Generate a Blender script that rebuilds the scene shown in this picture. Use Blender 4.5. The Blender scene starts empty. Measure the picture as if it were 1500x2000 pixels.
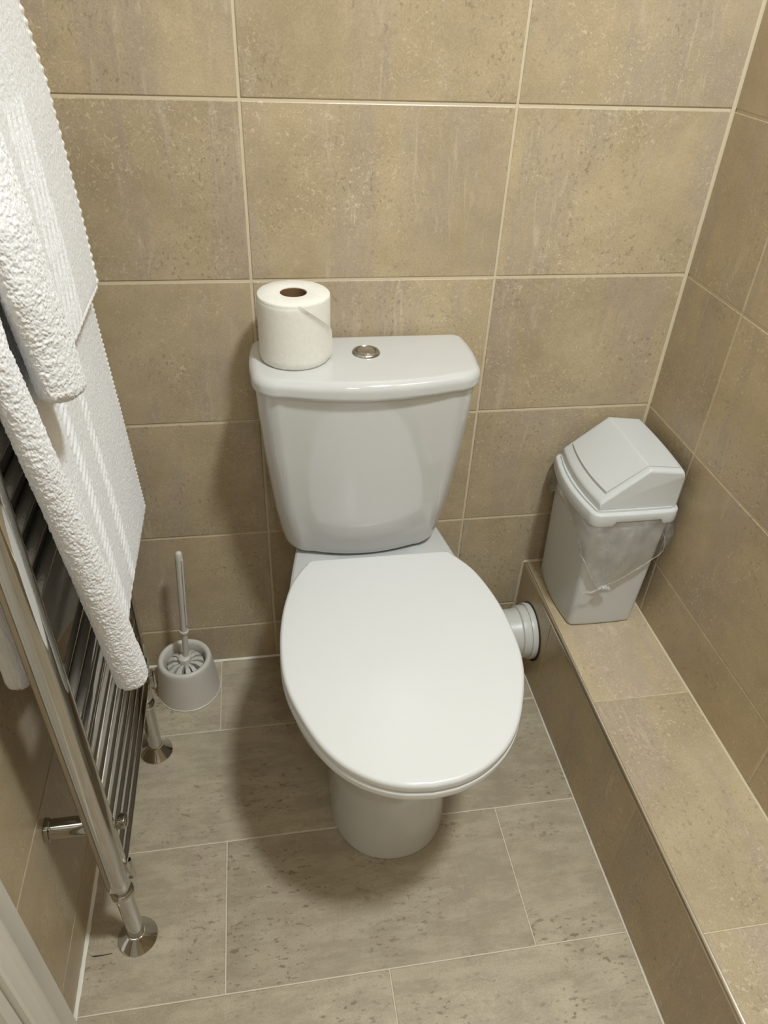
import bpy, bmesh, math, random
import numpy as np
from mathutils import Vector, Matrix

random.seed(7)
S = bpy.context.scene
C = S.collection

# ------------------------------------------------------------------ camera
cam_d = bpy.data.cameras.new('camera')
cam = bpy.data.objects.new('camera', cam_d)
C.objects.link(cam)
S.camera = cam
cam_d.sensor_fit = 'VERTICAL'
cam_d.sensor_height = 36.0
cam_d.sensor_width = 27.0
cam_d.lens = 1441.7 / 2000 * 36.0
cam_d.clip_start = 0.01
YAW, PIT, ROL = 0.1877, 0.6410, 0.0507
cy, sy, cp, sp, cr, sr = math.cos(YAW), math.sin(YAW), math.cos(PIT), math.sin(PIT), math.cos(ROL), math.sin(ROL)
fw = Vector((sy * cp, cy * cp, -sp))
r0 = Vector((cy, -sy, 0))
u0 = r0.cross(fw)
rt = cr * r0 + sr * u0
up = -sr * r0 + cr * u0
M = Matrix((rt, up, -fw)).transposed().to_4x4()
M.translation = Vector((0.0098, -1.1563, 1.2639))
cam.matrix_world = M

# ------------------------------------------------------------------ light
W = bpy.data.worlds.new('world')
S.world = W
W.use_nodes = True
W.node_tree.nodes['Background'].inputs[0].default_value = (1, 1, 1, 1)
W.node_tree.nodes['Background'].inputs[1].default_value = 0.15


def lamp(name, loc, power, size, col=(0.925, 1.01, 1.065)):
    d = bpy.data.lights.new(name, 'AREA')
    d.shape = 'DISK'
    d.size = size
    d.energy = power
    d.color = col
    o = bpy.data.objects.new(name, d)
    o.location = loc
    C.objects.link(o)
    return o


lamp('ceiling_lamp', (0.51, -0.95, 2.345), 29.5, 0.18)
lamp('ceiling_lamp', (0.15, -1.95, 2.345), 5.0, 0.18)
S.view_settings.view_transform = 'Standard'
S.view_settings.look = 'None'
S.view_settings.gamma = 1.0
S.view_settings.use_curve_mapping = False
S.view_settings.exposure = 0.0
S.cycles.max_bounces = 10
S.cycles.diffuse_bounces = 5
S.cycles.transparent_max_bounces = 16


# ------------------------------------------------------------------ helpers
def lin(r, g, b):
    f = lambda c: (c / 255 / 12.92) if c / 255 <= 0.04045 else ((c / 255 + 0.055) / 1.055) ** 2.4
    return (f(r), f(g), f(b), 1.0)


def mesh(name, verts, faces, mat=None, parent=None, smooth=True, sharp=None):
    me = bpy.data.meshes.new(name)
    me.from_pydata([tuple(map(float, v)) for v in verts], [], [tuple(map(int, f)) for f in faces])
    me.validate()
    me.update()
    if smooth:
        me.shade_smooth()
        if sharp is not None:
            me.set_sharp_from_angle(angle=math.radians(sharp))
    o = bpy.data.objects.new(name, me)
    if mat:
        me.materials.append(mat)
    C.objects.link(o)
    if parent is not None:
        o.parent = parent
    return o


def fast_mesh(name, V, F, mat, parent=None):
    """large quad mesh from numpy arrays"""
    me = bpy.data.meshes.new(name)
    me.vertices.add(len(V))
    me.vertices.foreach_set('co', np.asarray(V, np.float32).ravel())
    me.loops.add(F.size)
    me.loops.foreach_set('vertex_index', F.astype(np.int32).ravel())
    me.polygons.add(len(F))
    me.polygons.foreach_set('loop_start', np.arange(0, F.size, 4, dtype=np.int32))
    me.update(calc_edges=True)
    me.validate()
    me.shade_smooth()
    me.materials.append(mat)
    o = bpy.data.objects.new(name, me)
    C.objects.link(o)
    if parent is not None:
        o.parent = parent
    return o


def thing(name, label, cat, loc=(0, 0, 0), group=None):
    o = bpy.data.objects.new(name, None)
    o.empty_display_size = 0.05
    C.objects.link(o)
    o.location = loc
    o['label'] = label
    o['category'] = cat
    if group:
        o['group'] = group
    return o


def structure(o):
    o['kind'] = 'structure'
    return o


def loft(loops, closed=True, cap0=True, cap1=True):
    n = len(loops[0])
    V = [p for l in loops for p in l]
    F = []
    for i in range(len(loops) - 1):
        for j in range(n if closed else n - 1):
            k = (j + 1) % n
            F.append((i * n + j, i * n + k, (i + 1) * n + k, (i + 1) * n + j))
    if cap0:
        F.append(tuple(range(n - 1, -1, -1)))
    if cap1:
        b = (len(loops) - 1) * n
        F.append(tuple(range(b, b + n)))
    return V, F


def join(*vf):
    V, F = [], []
    for v, f in vf:
        b = len(V)
        V += list(v)
        F += [tuple(i + b for i in q) for q in f]
    return V, F


def lathe(prof, n=48, c=(0, 0, 0), axis='z', cap0=True, cap1=True):
    loops = []
    for r, h in prof:
        l = []
        for j in range(n):
            a = 2 * math.pi * j / n
            p = (r * math.cos(a), r * math.sin(a), h)
            if axis == 'x':
                p = (p[2], p[0], p[1])
            elif axis == 'y':
                p = (p[1], p[2], p[0])
            l.append((p[0] + c[0], p[1] + c[1], p[2] + c[2]))
        loops.append(l)
    return loft(loops, True, cap0, cap1)


def tube(pts, r, n=16):
    P = [Vector(p) for p in pts]
    R = r if isinstance(r, (list, tuple)) else [r] * len(P)
    loops = []
    nrm = None
    for i, p in enumerate(P):
        t = (P[min(i + 1, len(P) - 1)] - P[max(i - 1, 0)]).normalized()
        if nrm is None:
            nrm = t.orthogonal().normalized()
        nrm = (nrm - t * nrm.dot(t)).normalized()
        b = t.cross(nrm)
        loops.append([p + R[i] * (math.cos(a) * nrm + math.sin(a) * b) for a in [2 * math.pi * j / n for j in range(n)]])
    return loft(loops)


def box(x0, x1, y0, y1, z0, z1):
    V = [(x, y, z) for z in (z0, z1) for y in (y0, y1) for x in (x0, x1)]
    F = [(0, 2, 3, 1), (4, 5, 7, 6), (0, 1, 5, 4), (2, 6, 7, 3), (0, 4, 6, 2), (1, 3, 7, 5)]
    return V, F


def offset(poly, d):
    P = np.array(poly, float)
    t = np.roll(P, -1, 0) - np.roll(P, 1, 0)
    t /= np.linalg.norm(t, axis=1)[:, None] + 1e-12
    nrm = np.stack([t[:, 1], -t[:, 0]], 1)      # outward for ccw
    return P + nrm * d


def slab(poly, z0, z1, rb, rt_, k=6, dome=0.0):
    """ccw outline between two heights with rounded rims (bottom radius rb, top rt_)"""
    rows = []
    for i in range(k + 1):
        a = math.pi / 2 * i / k
        rows.append((rb * (math.sin(a) - 1), z0 + rb * (1 - math.cos(a))))
    for i in range(k + 1):
        a = math.pi / 2 * i / k
        rows.append((rt_ * (math.cos(a) - 1), z1 - rt_ + rt_ * math.sin(a)))
    loops = [[(p[0], p[1], z) for p in offset(poly, d)] for d, z in rows]
    top = np.array(offset(poly, -rt_))
    c = top.mean(0)
    for s in (0.93, 0.8, 0.55, 0.25, 0.02):
        q = c + (top - c) * s
        loops.append([(p[0], p[1], z1 + dome * (1 - s * s)) for p in q])
    return loft(loops)


def rrect(x0, x1, y0, y1, rf, rb, bow=(0, 0, 0, 0), nc=8, ns=12):
    """ccw rounded rectangle; rf front (y0) corner radius, rb back; bow = outward bulge of front, right, back, left"""
    pts = []

    def side(a, b, nx, ny, bw):
        for i in range(ns):
            t = i / ns
            e = 4 * t * (1 - t) * bw
            pts.append((a[0] + (b[0] - a[0]) * t + nx * e, a[1] + (b[1] - a[1]) * t + ny * e))

    def corner(cx, cy_, r, a0):
        for i in range(nc):
            a = a0 + math.pi / 2 * i / nc
            pts.append((cx + r * math.cos(a), cy_ + r * math.sin(a)))
    side((x0 + rf, y0), (x1 - rf, y0), 0, -1, bow[0])
    corner(x1 - rf, y0 + rf, rf, -math.pi / 2)
    side((x1, y0 + rf), (x1, y1 - rb), 1, 0, bow[1])
    corner(x1 - rb, y1 - rb, rb, 0)
    side((x1 - rb, y1), (x0 + rb, y1), 0, 1, bow[2])
    corner(x0 + rb, y1 - rb, rb, math.pi / 2)
    side((x0, y1 - rb), (x0, y0 + rf), -1, 0, bow[3])
    corner(x0 + rf, y0 + rf, rf, math.pi)
    return pts


def catmull(P, n):
    P = np.array(P, float)
    out = []
    for i in range(len(P) - 1):
        p0, p1, p2, p3 = P[max(i - 1, 0)], P[i], P[i + 1], P[min(i + 2, len(P) - 1)]
        for k in range(n):
            t = k / n
            out.append(0.5 * (2 * p1 + (p2 - p0) * t + (2 * p0 - 5 * p1 + 4 * p2 - p3) * t * t + (3 * p1 - p0 - 3 * p2 + p3) * t ** 3))
    out.append(P[-1])
    return np.array(out)


def interp(x, xs, ys):
    return float(np.interp(x, xs, ys))


_G = np.random.RandomState(3).rand(64, 64, 64).astype(np.float32) * 2 - 1


def vnoise(x, y, z):
    """value noise on numpy arrays, range -1..1"""
    xi, yi, zi = np.floor(x).astype(int), np.floor(y).astype(int), np.floor(z).astype(int)
    fx, fy, fz = x - xi, y - yi, z - zi
    fx, fy, fz = [f * f * (3 - 2 * f) for f in (fx, fy, fz)]
    g = lambda a, b, c: _G[(xi + a) & 63, (yi + b) & 63, (zi + c) & 63]
    l = lambda a, b, t: a + (b - a) * t
    return l(l(l(g(0, 0, 0), g(1, 0, 0), fx), l(g(0, 1, 0), g(1, 1, 0), fx), fy),
             l(l(g(0, 0, 1), g(1, 0, 1), fx), l(g(0, 1, 1), g(1, 1, 1), fx), fy), fz)


# ------------------------------------------------------------------ materials
class NT:
    def __init__(self, name):
        self.m = bpy.data.materials.new(name)
        self.m.use_nodes = True
        self.t = self.m.node_tree
        self.b = self.t.nodes['Principled BSDF']
        self.out = self.t.nodes['Material Output']

    def n(self, kind, **kw):
        x = self.t.nodes.new(kind)
        for k, v in kw.items():
            setattr(x, k, v)
        return x

    def l(self, a, b):
        self.t.links.new(a, b)

    def noise(self, vec, scale, detail=4, rough=0.55, dist=0.0):
        x = self.n('ShaderNodeTexNoise')
        x.inputs['Scale'].default_value = scale
        x.inputs['Detail'].default_value = detail
        x.inputs['Roughness'].default_value = rough
        x.inputs['Distortion'].default_value = dist
        self.l(vec, x.inputs['Vector'])
        return x.outputs['Fac']

    def ramp(self, fac, stops):
        x = self.n('ShaderNodeValToRGB')
        e = x.color_ramp.elements
        while len(e) < len(stops):
            e.new(0.5)
        for i, (p, c) in enumerate(stops):
            e[i].position = p
            e[i].color = c if len(c) == 4 else (*c, 1)
        self.l(fac, x.inputs['Fac'])
        return x.outputs['Color']

    def mixc(self, fac, a, b, mode='MIX'):
        x = self.n('ShaderNodeMix', data_type='RGBA', blend_type=mode)
        if isinstance(fac, (int, float)):
            x.inputs[0].default_value = fac
        else:
            self.l(fac, x.inputs[0])
        for i, v in ((6, a), (7, b)):
            if isinstance(v, tuple):
                x.inputs[i].default_value = v
            else:
                self.l(v, x.inputs[i])
        return x.outputs[2]

    def math(self, op, a, b=None):
        x = self.n('ShaderNodeMath', operation=op)
        for i, v in enumerate((a, b)):
            if v is None:
                continue
            if isinstance(v, (int, float)):
                x.inputs[i].default_value = v
            else:
                self.l(v, x.inputs[i])
        return x.outputs[0]

    def mapping(self, vec, scale=(1, 1, 1), rot=(0, 0, 0)):
        x = self.n('ShaderNodeMapping')
        x.inputs['Scale'].default_value = scale
        x.inputs['Rotation'].default_value = rot
        self.l(vec, x.inputs['Vector'])
        return x.outputs['Vector']

    def bump(self, h, strength, dist):
        x = self.n('ShaderNodeBump')
        x.inputs['Strength'].default_value = strength
        x.inputs['Distance'].default_value = dist
        self.l(h, x.inputs['Height'])
        self.l(x.outputs['Normal'], self.b.inputs['Normal'])


def plain(name, col, rough=0.4, metal=0.0, coat=0.0, spec=0.5, vary=0.03, vscale=30):
    k = NT(name)
    k.b.inputs['Roughness'].default_value = rough
    k.b.inputs['Metallic'].default_value = metal
    k.b.inputs['Coat Weight'].default_value = coat
    k.b.inputs['Coat Roughness'].default_value = 0.04
    k.b.inputs['Specular IOR Level'].default_value = spec
    tc = k.n('ShaderNodeTexCoord').outputs['Object']
    f = k.noise(tc, vscale, 3)
    d = tuple(c * (1 - vary * 2) for c in col[:3]) + (1,)
    k.l(k.mixc(f, d, col), k.b.inputs['Base Color'])
    return k.m


def stone_tile(name, base, dark, mauve, fleck, pit, streak_rot, rough, pits=0.5, flecks=1.0, fscale=1.0, grain=(1, 1, 1), mottle=0.09):
    k = NT(name)
    tc = k.n('ShaderNodeTexCoord').outputs['Object']
    oi = k.n('ShaderNodeObjectInfo').outputs['Random']
    sc = k.n('ShaderNodeVectorMath', operation='SCALE')
    sc.inputs[0].default_value = (37.1, 91.7, 53.3)
    k.l(oi, sc.inputs['Scale'])
    ad = k.n('ShaderNodeVectorMath', operation='ADD')
    k.l(tc, ad.inputs[0])
    k.l(sc.outputs[0], ad.inputs[1])
    v = ad.outputs[0]
    big = k.noise(v, 5.0 * fscale, 5, 0.6, 0.4)
    c = k.mixc(k.ramp(big, [(0.36, (0, 0, 0)), (0.66, (1, 1, 1))]), dark, base)
    # long soft veins across the tile
    sv = k.mapping(v, (9, 1.6, 4), streak_rot)
    st = k.noise(sv, 1.0, 5, 0.62, 0.5)
    stf = k.ramp(st, [(0.48, (0, 0, 0)), (0.60, (1, 1, 1)), (0.72, (0.25, 0.25, 0.25))])
    c = k.mixc(k.math('MULTIPLY', stf, 0.75), c, mauve)
    # medium mottling
    md = k.noise(k.mapping(v, grain), 26 * fscale, 6, 0.7)
    c = k.mixc(k.math('MULTIPLY', k.ramp(md, [(0.42, (1, 1, 1)), (0.58, (0, 0, 0))]), mottle), c, pit)
    # pale curling flecks gathered in patches
    pm = k.ramp(k.noise(v, 8.0, 4), [(0.40, (0.05, 0.05, 0.05)), (0.62, (1, 1, 1))])
    fl = k.noise(v, 170, 3, 0.65, 1.1)
    flf = k.ramp(fl, [(0.57, (0, 0, 0)), (0.67, (1, 1, 1))])
    c = k.mixc(k.math('MULTIPLY', k.math('MULTIPLY', flf, pm), 0.75 * flecks), c, fleck)
    sv2 = k.mapping(v, (60, 9, 30), streak_rot)
    f2 = k.ramp(k.noise(sv2, 1.0, 4, 0.7, 0.8), [(0.55, (0, 0, 0)), (0.70, (1, 1, 1))])
    c = k.mixc(k.math('MULTIPLY', k.math('MULTIPLY', f2, stf), 0.5 * flecks), c, fleck)
    # dark pits
    pv = k.mapping(v, (85, 170, 100) if pits > 0.6 else (190, 130, 160))
    pt = k.noise(pv, 1.0, 2, 0.5)
    ptf = k.ramp(pt, [(0.60, (0, 0, 0)), (0.67, (1, 1, 1))])
    pm2 = k.ramp(k.noise(v, 6.0, 3, 0.6), [(0.44, (0, 0, 0)), (0.62, (1, 1, 1))])
    c = k.mixc(k.math('MULTIPLY', k.math('MULTIPLY', ptf, pm2), pits), c, pit)
    # fine grain
    fg = k.noise(v, 420, 2, 0.6)
    c = k.mixc(0.16, c, k.ramp(fg, [(0.3, (0.25, 0.25, 0.25)), (0.7, (0.85, 0.85, 0.85))]), 'OVERLAY')
    # tile to tile shade
    hv = k.n('ShaderNodeHueSaturation')
    k.l(k.math('ADD', k.math('MULTIPLY', oi, 0.14), 0.93), hv.inputs['Value'])
    k.l(c, hv.inputs['Color'])
    k.l(hv.outputs[0], k.b.inputs['Base Color'])
    k.l(k.math('ADD', k.math('MULTIPLY', md, 0.12), rough - 0.06), k.b.inputs['Roughness'])
    k.b.inputs['Specular IOR Level'].default_value = 0.45
    k.bump(k.math('ADD', k.math('MULTIPLY', fl, 0.5), md), 0.12, 0.0012)
    return k.m


m_wall = stone_tile('wall_tile_stone', lin(190, 172, 140), lin(171, 154, 124), lin(172, 156, 137), lin(216, 201, 171),
                    lin(116, 101, 80), (0, 0, math.radians(28)), 0.34, pits=0.45)
m_floor = stone_tile('floor_vinyl_stone', lin(183, 171, 147), lin(165, 153, 130), lin(172, 158, 138), lin(196, 184, 160),
                     lin(110, 96, 76), (0, 0, math.radians(88)), 0.36, pits=0.7, flecks=0.35, grain=(0.5, 1.6, 1), mottle=0.26)
m_grout = plain('pale_grout', lin(212, 198, 170), 0.85, spec=0.2, vary=0.05, vscale=60)
m_fjoint = plain('floor_joint', lin(210, 199, 177), 0.7, spec=0.25, vary=0.04)
m_seal = plain('white_sealant', lin(232, 226, 212), 0.35, vary=0.03)
m_ceil = plain('white_ceiling_paint', lin(236, 232, 224), 0.8, spec=0.2)
m_paint = plain('white_gloss_paint', lin(220, 216, 206), 0.3, vary=0.02)
m_ceramic = plain('white_vitreous_china', lin(202, 202, 199), 0.08, coat=0.6, vary=0.008, vscale=5)
m_seat = plain('white_moulded_seat', lin(212, 212, 209), 0.2, vary=0.008, vscale=6)
m_chrome = plain('polished_chrome', (0.56, 0.55, 0.53, 1), 0.06, metal=1.0, vary=0.02)
m_satin = plain('satin_chrome', (0.50, 0.50, 0.49, 1), 0.22, metal=1.0, vary=0.02)
m_trim = plain('chrome_tile_trim', (0.66, 0.60, 0.50, 1), 0.28, metal=1.0, vary=0.03)
m_plastic = plain('off_white_plastic', lin(204, 203, 195), 0.36, vary=0.015)
m_brush = plain('beige_white_plastic', lin(208, 202, 191), 0.38, vary=0.02)
m_bristle = plain('pale_bristle', lin(200, 195, 184), 0.6, vary=0.05, vscale=200)
m_bin = plain('white_bin_plastic', lin(203, 204, 201), 0.38, vary=0.015)
m_black = plain('gap_black', (0.012, 0.011, 0.01, 1), 0.6)  # flat black for the dark of the pipe hole gap and the floor slit
m_card = plain('brown_cardboard', lin(120, 92, 66), 0.9, spec=0.1, vary=0.06, vscale=80)


def paper():
    k = NT('soft_white_tissue')
    tc = k.n('ShaderNodeTexCoord').outputs['Object']
    a = k.noise(tc, 160, 3, 0.6)
    k.l(k.mixc(a, lin(222, 219, 209), lin(236, 234, 225)), k.b.inputs['Base Color'])
    k.b.inputs['Roughness'].default_value = 0.95
    k.b.inputs['Specular IOR Level'].default_value = 0.1
    k.bump(k.noise(tc, 420, 3, 0.6), 0.35, 0.0008)
    return k.m


def terry(name, c0, c1):
    k = NT(name)
    tc = k.n('ShaderNodeTexCoord').outputs['Object']
    a = k.noise(tc, 260, 4, 0.65, 0.6)
    k.l(k.mixc(a, c0, c1), k.b.inputs['Base Color'])
    k.b.inputs['Roughness'].default_value = 0.95
    k.b.inputs['Specular IOR Level'].default_value = 0.1
    k.b.inputs['Sheen Weight'].default_value = 0.25
    k.b.inputs['Sheen Roughness'].default_value = 0.5
    k.bump(k.noise(tc, 700, 3, 0.6, 0.8), 0.6, 0.0012)
    return k.m


def film(name, lo, hi):
    k = NT(name)
    tc = k.n('ShaderNodeTexCoord').outputs['Object']
    tr = k.n('ShaderNodeBsdfTransparent')
    tr.inputs[0].default_value = (0.985, 0.985, 0.98, 1)
    df = k.n('ShaderNodeBsdfDiffuse')
    tl_ = k.n('ShaderNodeBsdfTranslucent')
    gl_ = k.n('ShaderNodeBsdfGlossy')
    gl_.inputs['Roughness'].default_value = 0.16
    for x in (df, tl_, gl_):
        x.inputs[0].default_value = (0.95, 0.95, 0.94, 1)
    m1 = k.n('ShaderNodeMixShader')
    m1.inputs[0].default_value = 0.45
    k.l(df.outputs[0], m1.inputs[1])
    k.l(tl_.outputs[0], m1.inputs[2])
    m2 = k.n('ShaderNodeMixShader')
    cl = k.noise(tc, 30, 4, 0.6)
    k.l(k.ramp(cl, [(0.35, (lo, lo, lo)), (0.7, (hi, hi, hi))]), m2.inputs[0])
    k.l(tr.outputs[0], m2.inputs[1])
    k.l(m1.outputs[0], m2.inputs[2])
    m3 = k.n('ShaderNodeMixShader')
    fr = k.n('ShaderNodeFresnel')
    fr.inputs['IOR'].default_value = 1.42
    k.l(k.math('MULTIPLY', fr.outputs[0], 0.65), m3.inputs[0])
    k.l(m2.outputs[0], m3.inputs[1])
    k.l(gl_.outputs[0], m3.inputs[2])
    k.l(m3.outputs[0], k.out.inputs['Surface'])
    bp_ = k.n('ShaderNodeBump')
    bp_.inputs['Strength'].default_value = 0.9
    bp_.inputs['Distance'].default_value = 0.006
    k.l(k.noise(k.mapping(tc, (1, 1, 0.8)), 48, 3, 0.5, 0.9), bp_.inputs['Height'])
    k.l(bp_.outputs[0], gl_.inputs['Normal'])
    k.l(bp_.outputs[0], fr.inputs['Normal'])
    k.t.nodes.remove(k.b)
    return k.m


m_paper = paper()
m_terry = terry('white_terry_cotton', lin(214, 213, 212), lin(236, 236, 236))
m_weave = terry('white_woven_cotton', lin(222, 220, 216), lin(236, 235, 232))
m_film = film('clear_polythene_film', 0.07, 0.34)
m_film2 = film('gathered_polythene_film', 0.25, 0.55)

# ------------------------------------------------------------------ room shell
XL, XR, YF, ZC = -0.324, 0.7352, -2.60, 2.355
H5, TH, TW = 0.105, 0.25, 0.3949
ZS, XS = 0.2277, 0.5446          # ledge top and ledge front
G = 0.0042                       # grout width
_tiles = {}


def tile_mesh(w, h, mat, gap, thick=0.006, bev=0.0012):
    key = (round(w, 4), round(h, 4), mat.name, gap)
    if key in _tiles:
        return _tiles[key]
    a, b = (w - gap) / 2, (h - gap) / 2
    V = [(-a, -b, -thick), (a, -b, -thick), (a, b, -thick), (-a, b, -thick),
         (-a, -b, -bev * 0.6), (a, -b, -bev * 0.6), (a, b, -bev * 0.6), (-a, b, -bev * 0.6),
         (-a + bev, -b + bev, 0), (a - bev, -b + bev, 0), (a - bev, b - bev, 0), (-a + bev, b - bev, 0)]
    F = [(3, 2, 1, 0), (8, 9, 10, 11)]
    for i in range(4):
        j = (i + 1) % 4
        F += [(i, j, j + 4, i + 4), (i + 4, j + 4, j + 8, i + 8)]
    me = bpy.data.meshes.new('tile')
    me.from_pydata(V, [], F)
    me.update()
    me.materials.append(mat)
    _tiles[key] = me
    return me


def tile(parent, w, h, loc, ax, mat, gap=G):
    """ax = (right, up, out) unit vectors of the tile face"""
    o = bpy.data.objects.new('tile', tile_mesh(w, h, mat, gap))
    R3 = Matrix([Vector(a) for a in ax]).transposed().to_4x4()
    j = [random.uniform(-0.0006, 0.0006) for _ in range(2)]
    R3.translation = Vector(loc) + Vector(ax[2]) * random.uniform(-0.0002, 0.0002)
    o.matrix_world = R3 @ Matrix.Rotation(j[0], 4, 'X') @ Matrix.Rotation(j[1] * 0.6, 4, 'Y')
    C.objects.link(o)
    o.parent = parent
    return o


REC = 0.0013
# back wall, its face at y = 0
wall_back = structure(mesh('wall_back', *box(XL - 0.1, XR + 0.1, REC, 0.1, -0.05, ZC), m_grout, smooth=False))
rows = [0.0] + [H5 + TH * i for i in range(9)] + [ZC]
cols = [XL, 0.0, TW, XR]
AXB = ((1, 0, 0), (0, 0, 1), (0, -1, 0))
for z0, z1 in zip(rows, rows[1:]):
    for x0, x1 in zip(cols, cols[1:]):
        tile(wall_back, x1 - x0, z1 - z0, ((x0 + x1) / 2, 0, (z0 + z1) / 2), AXB, m_wall)
# right wall
wall_right = structure(mesh('wall_right', *box(XR + REC, XR + 0.1, YF, 0.1, -0.05, ZC), m_grout, smooth=False))
AXR = ((0, -1, 0), (0, 0, 1), (-1, 0, 0))
ycols = [0.0, -0.1767, -0.1767 - 0.3985, -0.1767 - 0.3985 * 2, -0.1767 - 0.3985 * 3, -0.1767 - 0.3985 * 4, -0.1767 - 0.3985 * 5, YF]
rr = [ZS] + rows[2:]
for z0, z1 in zip(rr, rr[1:]):
    for y0, y1 in zip(ycols, ycols[1:]):
        tile(wall_right, y0 - y1, z1 - z0, (XR, (y0 + y1) / 2, (z0 + z1) / 2), AXR, m_wall)
# left wall up to the doorway, then the lintel and the stretch behind the photographer
DY0, DY1, DZ = -0.760, -1.520, 2.02
wl = join(box(XL - 0.1, XL - REC, DY0, 0.1, -0.05, ZC), box(XL - 0.1, XL - REC, YF, DY1, -0.05, ZC),
          box(XL - 0.1, XL - REC, DY1, DY0, DZ, ZC))
wall_left = structure(mesh('wall_left', *wl, m_grout, smooth=False))
AXL = ((0, 1, 0), (0, 0, 1), (1, 0, 0))
lc = [0.0, -0.345, -0.700]
lrows = [0.0] + [0.081 + 0.248 * i for i in range(10)]
for z0, z1 in zip(lrows, lrows[1:]):
    for y0, y1 in zip(lc, lc[1:]):
        tile(wall_left, y0 - y1, z1 - z0, (XL, (y0 + y1) / 2, (z0 + z1) / 2), AXL, m_wall, 0.0016)
wall_front = structure(mesh('wall_front', *box(XL - 0.1, XR + 0.1, YF - 0.1, YF, -0.05, ZC), m_grout, smooth=False))
for z0, z1 in zip(rows, rows[1:]):
    for x0, x1 in zip(cols, cols[1:]):
        tile(wall_front, x1 - x0, z1 - z0, ((x0 + x1) / 2, YF + 0.0013, (z0 + z1) / 2), ((-1, 0, 0), (0, 0, 1), (0, 1, 0)), m_wall)
structure(mesh('ceiling', *box(XL - 0.1, XR + 0.1, YF - 0.1, 0.1, ZC, ZC + 0.1), m_ceil, smooth=False))
# floor
floor = structure(mesh('floor', *box(XL - 0.1, XR + 0.1, YF - 0.1, 0.1, -0.1, -0.0008), m_fjoint, smooth=False))
fy = [0.0, -0.1888, -0.4290, -0.6735, -0.918, -1.1625, -1.407, -1.6515, -1.896, -2.1405, -2.385, YF]
AXF = ((1, 0, 0), (0, 1, 0), (0, 0, 1))
for i, (y0, y1) in enumerate(zip(fy, fy[1:])):
    off = -0.105 if i % 2 == 0 else 0.147
    if i == 0:
        off = -0.121
    xs = [XL] + [x for x in (off - 0.4925, off, off + 0.4925, off + 0.985) if XL + 0.02 < x < XS - 0.02] + [XS]
    for x0, x1 in zip(xs, xs[1:]):
        tile(floor, x1 - x0, y0 - y1, ((x0 + x1) / 2, (y0 + y1) / 2, 0), AXF, m_floor, 0.0019)
# slit cut in the floor covering from the wall to the radiator pipe
mesh('cut_line', *loft([[(x, -0.5905 + dy + 0.0012 * math.sin(x * 90), z) for dy, z in ((-0.0012 * w, -0.0004), (0.0012 * w, -0.0004), (0.0010 * w, 0.0003), (-0.0010 * w, 0.0003))]
                        for x, w in ((XL + 0.012, 0.2), (XL + 0.018, 1.0), (XL + 0.030, 0.7), (XL + 0.044, 0.5))]), m_black, floor)
# tiled ledge along the right wall
ledge = structure(mesh('wall_ledge', *box(XS + REC, XR + 0.02, YF, 0.01, -0.05, ZS - REC), m_grout, smooth=False))
ly = [0.0, -0.3845, -0.7775, -1.1710, -1.5640, -1.957, -2.350, YF]
for y0, y1 in zip(ly, ly[1:]):
    tile(ledge, XR - XS - 0.004, y0 - y1, ((XS + XR) / 2 + 0.002, (y0 + y1) / 2, ZS), AXF, m_wall, 0.0016)
AXS = ((0, -1, 0), (0, 0, 1), (-1, 0, 0))
lf = [0.0, -0.1845, -0.5808, -0.976, -1.371, -1.766, -2.161, YF]
for y0, y1 in zip(lf, lf[1:]):
    tile(ledge, y0 - y1, ZS - 0.004, (XS, (y0 + y1) / 2, ZS / 2 - 0.002), AXS, m_wall, 0.0025)
# quarter-round metal tile trim on the ledge's front edge
prof = [(XS + 0.0060, ZS + 0.0004)]
for i in range(9):
    a = math.pi / 2 * i / 8
    prof.append((XS + 0.0055 - 0.0062 * math.sin(a), ZS - 0.0058 + 0.0062 * math.cos(a)))
prof.append((XS - 0.0007, ZS - 0.0075))
prof += [(XS + 0.0030, ZS - 0.0075), (XS + 0.0060, ZS - 0.0040)]
loops = [[(x, y, z) for x, z in prof] for y in np.linspace(-0.001, YF, 30)]
mesh('edge_trim', *loft(loops), m_trim, ledge, sharp=50)


# sealant beads along the floor and in the corners
def bead(name, p0, p1, a, b, wob=0.15, n=60):
    """triangular bead between two planes whose inward directions are a and b (vectors give leg lengths)"""
    p0, p1, a, b = map(Vector, (p0, p1, a, b))
    lp = []
    for i in range(n + 1):
        t = i / n
        p = p0.lerp(p1, t)
        s = 1 + wob * math.sin(i * 1.7) * math.sin(i * 0.63 + 1)
        lp.append([p - 0.3 * (a + b) * 0, p + a * s, p + (a + b) * 0.36 * s, p + b * s])
    o = mesh(name, *loft(lp), m_seal, smooth=True, sharp=60)
    return structure(o)


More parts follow.
